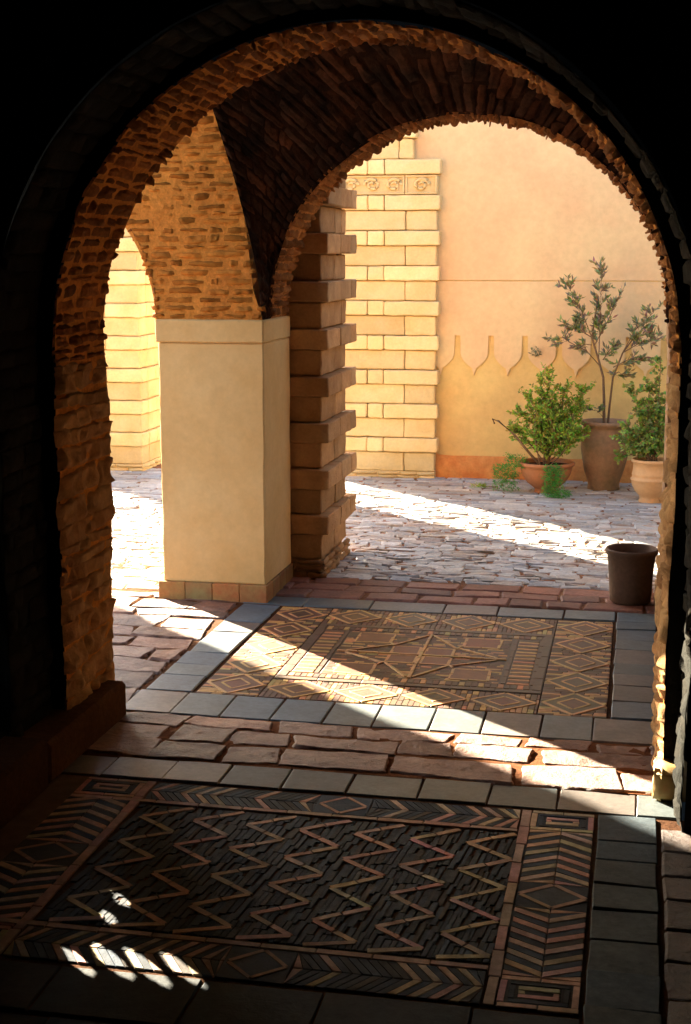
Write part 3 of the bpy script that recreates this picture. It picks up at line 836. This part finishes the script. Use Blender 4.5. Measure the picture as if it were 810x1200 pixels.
# ================= courtyard wall
cw = thing('courtyard_wall', 'pink and ochre plaster wall with a scalloped frieze behind the pots', 'wall', (0, 10.3, 0))
WY = 10.23
b = MB(); box(b, -1.62, 3.0, WY, WY + .3, 0, 5.2, b=.002); b.build('wall', M['yellowpl'], cw)
b = MB(); box(b, -1.615, 2.99, WY - .006, WY + .01, 1.43, 5.19, b=.002); b.build('upper_render', M['pink'], cw)
# scalloped layer: continuous band with hanging pendants
b = MB(); TH = .014; ztop = 1.424; zn = 1.04; per = .241
b2x = [-1.414]
def scal_z(x):
    """lower edge of the pink layer at x : necks cut up to zn"""
    u = ((x + 1.258) / per) % 1.0                    # neck centred at u=0
    d = min(u, 1 - u) * per                          # distance from neck centre
    if d < .022: return zn
    if d < .024: return .91
    if d < .086: return .91 - .088 * ((d - .024) / .062) ** .55
    if d < .108: return .822 - .016 * (d - .086) / .022
    if d < .111: return .790
    return .790 - .036 * (d - .111) / (per / 2 - .111)
xs = []
x = -1.414
while x < 2.9:
    xs.append(x); x += per / 96
def scal(b):
    vs = []
    for x in xs: vs += [(x, WY - TH, ztop), (x, WY - TH, scal_z(x)), (x, WY, scal_z(x)), (x, WY, ztop)]
    fs = []
    for i in range(len(xs) - 1):
        a = i * 4; c = a + 4
        fs += [[a, a + 1, c + 1, c], [a + 1, a + 2, c + 2, c + 1], [a, c, c + 3, a + 3]]
    b.add(vs, fs)
scal(b); b.build('scalloped_frieze', M['pink'], cw)
b = MB(); S = lambda u, v, w: (v, WY - .006 - w, u)
vs = []; n = 200
for i in range(n + 1):
    x = -1.41 + 4.4 * i / n; zt = .165 + .012 * noise.noise(Vector((x * 6, 0, 0)))
    vs += [(x, WY - .016 - .006 * noise.noise(Vector((x * 9, 1, 0))), 0), (x, WY - .014 - .006 * noise.noise(Vector((x * 9, 2, 0))), zt), (x, WY, zt + .006)]
b.add(vs, [[i * 3, i * 3 + 3, i * 3 + 4, i * 3 + 1] for i in range(n)] + [[i * 3 + 1, i * 3 + 4, i * 3 + 5, i * 3 + 2] for i in range(n)], (1, 1, 1), True)
b.build('dado', M['dado'], cw)
tw = thing('bounce_wall', 'unseen brown wall added left of the bay to bounce sunlight into it', 'wall', (-6, 4.5, 0))  # added wall outside the frame, bounces sun onto pillar front and spandrel
b = MB(); box(b, -9, -3.3, 4.3, 4.6, 0, 3.0); b.build('wall', M['darkclay'], tw)
sw = thing('courtyard_side_wall', 'sunlit side wall of the courtyard, beyond the right edge of the view', 'wall', (2.9, 8, 0))
b = MB(); box(b, 2.9, 3.2, 4.6, 10.2, 0, 3.2); b.build('wall', M['yellowpl'], sw)

# ================= pots and plants
def soil(mb, cx, cy, z, r):
    n = 24; vs = [(cx, cy, z + .012)] + [(cx + r * cos(2 * pi * i / n), cy + r * sin(2 * pi * i / n), z) for i in range(n)]
    mb.add(vs, [[0, 1 + i, 1 + (i + 1) % n] for i in range(n)], (1, 1, 1), True)

def shrub(root, base, tips, leafm, leafL, leafW, n_tw, tw_len, dens, stem_r, colr, spread=.5, droop=0.0, twist=.04):
    st = MB(); lf = MB(); b0 = Vector(base)
    for tip in tips:
        tip = Vector(tip); pts = []
        bend = Vector((R(-twist, twist), R(-twist, twist), R(-.01, twist)))
        s0 = b0 + Vector((R(-.03, .03), R(-.03, .03), 0)); L = (tip - s0).length
        N = 9
        for i in range(N + 1):
            q = i / N
            pts.append(s0.lerp(tip, q) + bend * sin(pi * q) * 1.5 + Vector((noise.noise(Vector((q * 3, L * 9, 1))), noise.noise(Vector((q * 3, L * 9, 5))), 0)) * .02)
        tube(st, pts, stem_r, stem_r * .35, 6)
        for k in range(n_tw):
            q = R(.22, 1.0); i = min(int(q * N), N - 1); p0 = pts[i].lerp(pts[i + 1], q * N - i)
            d = (tip - s0).normalized() * R(.1, .9) + Vector((R(-1, 1), R(-1, 1), R(-.5, .9))) * spread * 1.6
            d.normalize(); tl_ = tw_len * R(.4, 1.1)
            tp = [p0 + d * tl_ * j / 4 + Vector((0, 0, -droop * (j / 4) ** 2 * tl_)) for j in range(5)]
            tube(st, tp, stem_r * .3, stem_r * .12, 4)
            for m in range(dens):
                f = R(.1, 1.05); j = min(int(f * 4), 3); pp = tp[j].lerp(tp[j + 1], f * 4 - j)
                ld = d * .6 + Vector((R(-1, 1), R(-1, 1), R(-.7, .8)))
                lf.add([], []); leaf(lf, pp, ld, leafL * R(.6, 1.25), leafW * R(.7, 1.2), [c * R(.6, 1.5) for c in colr])
    st.build('stems', M['bark'], root); return lf.build('foliage', leafm, root)

# olive tree in the tall jar
t = thing('potted_olive_tree', 'slender grey leaved olive tree growing in the tall aged clay jar', 'potted tree', (-.19, 9.94, 0))
j = MB()
prof = [(.0, .004), (.10, .0), (.112, .006), (.108, .03), (.112, .06), (.135, .13), (.155, .22), (.165, .30), (.160, .37), (.150, .42), (.150, .445), (.168, .455), (.170, .472), (.160, .482), (.140, .478), (.135, .43), (.14, .40)]
lathe(j, -.19, 9.94, 0, prof, 44, (1, 1, 1), .02); jar = j.build('jar', M['agedclay'], t)
for sx in (-1, 1):
    hd = MB(); pts = []
    for k in range(13):
        a = -pi / 2 + pi * k / 12 * 1.0
        pts.append((-.19 + sx * (.156 + .026 * cos(a)), 9.90, .395 + .035 * sin(a)))
    tube(hd, pts, .008, .008, 7); sub(jar, hd, 'handle', M['agedclay'])
s = MB(); soil(s, -.19, 9.94, .445, .138); s.build('soil', M['soil'], t)
tips = [(-.25, 9.93, 1.50), (-.42, 9.9, 1.32), (-.36, 9.98, 1.12), (.02, 9.9, 1.16), (.12, 9.95, 1.14), (-.05, 9.86, .95), (-.48, 9.92, 1.02), (-.30, 9.88, 1.38), (-.10, 9.98, 1.05)]
# trunk pair first, then branches
st = MB(); tube(st, [(-.20, 9.94, .44), (-.205, 9.94, .62), (-.215, 9.93, .78), (-.25, 9.93, .90), (-.30, 9.93, 1.05), (-.27, 9.93, 1.3)], .011, .005, 7)
tube(st, [(-.175, 9.94, .44), (-.165, 9.95, .60), (-.15, 9.94, .78), (-.09, 9.93, .95), (.0, 9.93, 1.08)], .009, .004, 7)
tube(st, [(-.215, 9.93, .78), (-.24, 9.91, .86), (-.33, 9.9, .96), (-.45, 9.9, 1.02)], .006, .003, 6)
lf = MB()
segs = [((-.25, 9.93, .90), (-.25, 9.93, 1.50), 26), ((-.30, 9.93, 1.05), (-.47, 9.9, 1.40), 22), ((-.30, 9.93, 1.05), (-.50, 9.95, 1.15), 15), ((-.28, 9.93, 1.0), (-.13, 9.9, 1.33), 12),
        ((-.09, 9.93, .95), (.10, 9.92, 1.22), 20), ((-.09, 9.93, .95), (.14, 9.9, 1.06), 17), ((-.15, 9.94, .85), (.03, 9.9, .92), 11), ((-.45, 9.9, 1.02), (-.56, 9.9, 1.04), 7), ((-.30, 9.93, 1.0), (-.40, 9.95, .97), 8), ((-.15, 9.94, .8), (-.08, 9.9, .80), 6), ((-.22, 9.93, .9), (-.12, 9.9, 1.02), 9),((-.2, 9.94, .5), (-.27, 9.88, .56), 3)]
for a, b_, n in segs:
    a = Vector(a); b_ = Vector(b_)
    tube(st, [a, a.lerp(b_, .5) + Vector((R(-.02, .02), 0, .02)), b_], .004, .0015, 5)
    for k in range(n):
        q = R(.15, 1); p0 = a.lerp(b_, q); d = ((b_ - a).normalized() * .7 + Vector((R(-1, 1), R(-.8, .8), R(-.5, .8)))).normalized(); L = R(.04, .10)
        tube(st, [p0, p0 + d * L], .0015, .0008, 4)
        for m in range(random.randint(9, 14)):
            pp = p0 + d * L * R(0.1, 1.0); ld = d * .9 + Vector((R(-1, 1), R(-1, 1), R(-.6, .8))) * .8
            leaf(lf, pp, ld, R(.034, .055), R(.012, .018), [c * R(.6, 1.5) for c in (1, 1, 1)])
st.build('trunk', M['bark'], t); lf.build('foliage', M['olive'], t)

# bowl with bright shrub and trailing fern
BXc, BYc = -.575, 9.72
t = thing('potted_shrub', 'bushy bright green shrub in a wide footed terracotta bowl with trailing fern', 'potted plant', (BXc, BYc, 0))
j = MB()
prof = [(0, .004), (.075, .0), (.08, .01), (.072, .028), (.085, .04), (.13, .075), (.162, .12), (.175, .165), (.178, .188), (.192, .194), (.194, .212), (.183, .218), (.168, .212), (.165, .18), (.16, .16)]
lathe(j, BXc, BYc, 0, prof, 44, (1, 1, 1), .012); j.build('bowl', M['terra'], t)
s = MB(); soil(s, BXc, BYc, .19, .166); s.build('soil', M['soil'], t)
tips = [(BXc + x, BYc + y, z) for x, y, z in ((-.05, 0, .78), (.04, .03, .83), (.12, -.02, .74), (.2, .0, .62), (.24, .03, .70), (-.14, .02, .66), (-.2, -.05, .56), (.0, -.12, .60), (.08, .1, .60), (-.05, .1, .50), (.16, -.08, .48), (-.1, -.1, .44), (.02, -.05, .70), (-.22, .04, .42), (.22, -.02, .42))]
shrub(t, (BXc, BYc, .2), tips, M['green'], .027, .015, 34, .11, 18, .005, (1, 1, 1), .6)
st = MB(); tube(st, [(BXc - .05, BYc, .20), (BXc - .12, BYc - .02, .28), (BXc - .22, BYc - .03, .40), (BXc - .33, BYc - .03, .49), (BXc - .37, BYc - .02, .50), (BXc - .36, BYc, .47)], .010, .006, 7)
tube(st, [(BXc - .04, BYc - .05, .20), (BXc - .07, BYc - .08, .35), (BXc - .08, BYc - .1, .55)], .006, .003, 6)
st.build('bare_branch', M['bark'], t)
fr = MB(); fs_ = MB()
def fern(cx, cy, z0, z1, rx, n):
    for k in range(n):
        a = R(0, 2 * pi); x = cx + R(-rx, rx); y = cy + R(-.05, .04); z = z0 + (z1 - z0) * R(0, 1) ** .8
        p = Vector((x, y, z)); d = Vector((R(-1, 1), R(-1, .6), R(-1, .5))).normalized(); L = R(.02, .045)
        q = p + d * L; q.z = max(q.z, .014)
        for m in range(5):
            pp = p.lerp(q, m / 5); leaf(fr, pp, Vector((R(-1, 1), R(-1, 1), R(-1, .6))), R(.010, .018), .0045, [c * R(.6, 1.5) for c in (1, 1, 1)])
fern(BXc - .27, BYc - .04, .015, .20, .085, 420); fern(BXc - .20, BYc - .08, .18, .27, .07, 150)
fern(BXc + .05, BYc - .20, .01, .22, .055, 330); fern(BXc + .09, BYc - .23, .01, .06, .09, 160); fern(BXc + .1, BYc - .2, .05, .2, .035, 60)
fr.build('trailing_fern', M['fern'], t)

# pale pot with round leaved shrub at the right
PX, PY = .125, 9.47
t = thing('potted_shrub', 'dark round leaved shrub in a pale ribbed clay pot beside the right pillar', 'potted plant', (PX, PY, 0))
j = MB()
prof = [(0, .004), (.072, .0), (.078, .008), (.068, .026), (.075, .045), (.105, .08), (.124, .12), (.127, .145), (.133, .150), (.133, .160), (.125, .165), (.122, .18), (.126, .186), (.124, .194), (.118, .22), (.116, .262), (.130, .270), (.131, .285), (.120, .29), (.108, .285), (.105, .25)]
lathe(j, PX, PY, 0, prof, 44, (1, 1, 1), .01); j.build('pot', M['paleclay'], t)
s = MB(); soil(s, PX, PY, .262, .11); s.build('soil', M['soil'], t)
tips = [(PX + x, PY + y, z) for x, y, z in ((-.2, 0, .42), (-.16, -.05, .52), (-.1, .04, .60), (-.05, 0, .68), (0, .02, .80), (.03, 0, .94), (-.08, -.05, .45), (.06, 0, .62), (.12, .03, .7), (.12, -.02, .5), (.2, 0, .45), (-.22, .03, .30), (-.02, -.1, .40), (-.15, 0, .76), (.16, 0, .85))]
shrub(t, (PX, PY, .27), tips, M['darkgreen'], .027, .020, 30, .10, 15, .0045, (1, 1, 1), .6, .2)

# weeds at the wall foot and a sprig on the wall
t = MB()
for k in range(60):
    leaf(t, (-1.03 + R(-.05, .05), 9.78 + R(-.04, .04), .012), (R(-1, 1), R(-1, 1), R(.4, 1)), R(.03, .06), .006, (R(.8, 1.6),) * 3)
o = t.build('grass_tuft', M['green'], None, origin=(-1.03, 9.78, 0)); tag(o, 'small grass tuft growing between cobbles left of the bowl', 'grass tuft')
t = MB()
for k in range(46):
    leaf(t, (-.70 + R(-.03, .03), WY - .03 + R(-.015, .01), .93 + R(-.03, .03)), (R(-1, 1), R(-1, 0), R(-.8, .8)), R(.015, .035), .010, (R(.6, 1.3),) * 3)
o = t.build('wall_sprig', M['olive'], None, origin=(-.70, WY - .02, .93)); tag(o, 'little sprig growing out of the scalloped frieze', 'wall plant')

# empty dark clay pot on the threshold
FX, FY = .013, 6.60
t = thing('clay_pot', 'empty dark clay pot standing on the brick threshold by the right pillar', 'clay pot', (FX, FY, 0))
j = MB()
prof = [(0, .02), (.085, .012), (.094, .02), (.098, .06), (.100, .12), (.104, .18), (.110, .232), (.120, .246), (.121, .262), (.115, .268), (.106, .262), (.098, .21), (.088, .04), (0, .035)]
lathe(j, FX, FY, 0, prof, 48, (1, 1, 1), .03); j.build('pot', M['darkclay'], t)

# ------------------------------------------------------------------ camera, light, world
cam = bpy.data.cameras.new('camera'); co = bpy.data.objects.new('camera', cam); COL.objects.link(co)
co.location = (0, 0, 1.6); co.rotation_euler = (radians(90 - 10.2), 0, radians(11.5))
cam.sensor_fit = 'VERTICAL'; cam.sensor_height = 36; cam.sensor_width = 24; cam.lens = 36 * 1667 / 1200
cam.clip_start = .05; cam.clip_end = 1000
SC.camera = co

sun = bpy.data.lights.new('sun', 'SUN'); so = bpy.data.objects.new('sun', sun); COL.objects.link(so)
sun.energy = 5; sun.angle = radians(.4); sun.color = (1, .87, .66)
dirv = Vector((DX * cos(SUN_EL), DY * cos(SUN_EL), -sin(SUN_EL)))
so.rotation_euler = dirv.to_track_quat('-Z', 'Y').to_euler()
so.location = (-6, 12, 6)
W = bpy.data.worlds.new('World'); SC.world = W; W.use_nodes = True
nt = W.node_tree; bg = nt.nodes['Background']
sk = nt.nodes.new('ShaderNodeTexSky'); sk.sky_type = 'NISHITA'; sk.sun_disc = False
sk.sun_elevation = SUN_EL; sk.sun_rotation = math.atan2(-DX, -DY)
nt.links.new(sk.outputs[0], bg.inputs[0]); bg.inputs[1].default_value = .056
SC.view_settings.view_transform = 'Standard'; SC.view_settings.look = 'None'
SC.view_settings.exposure = 3.95; SC.view_settings.gamma = 1
SC.cycles.max_bounces = 12; SC.cycles.diffuse_bounces = 8
SC.cycles.sample_clamp_indirect = 8
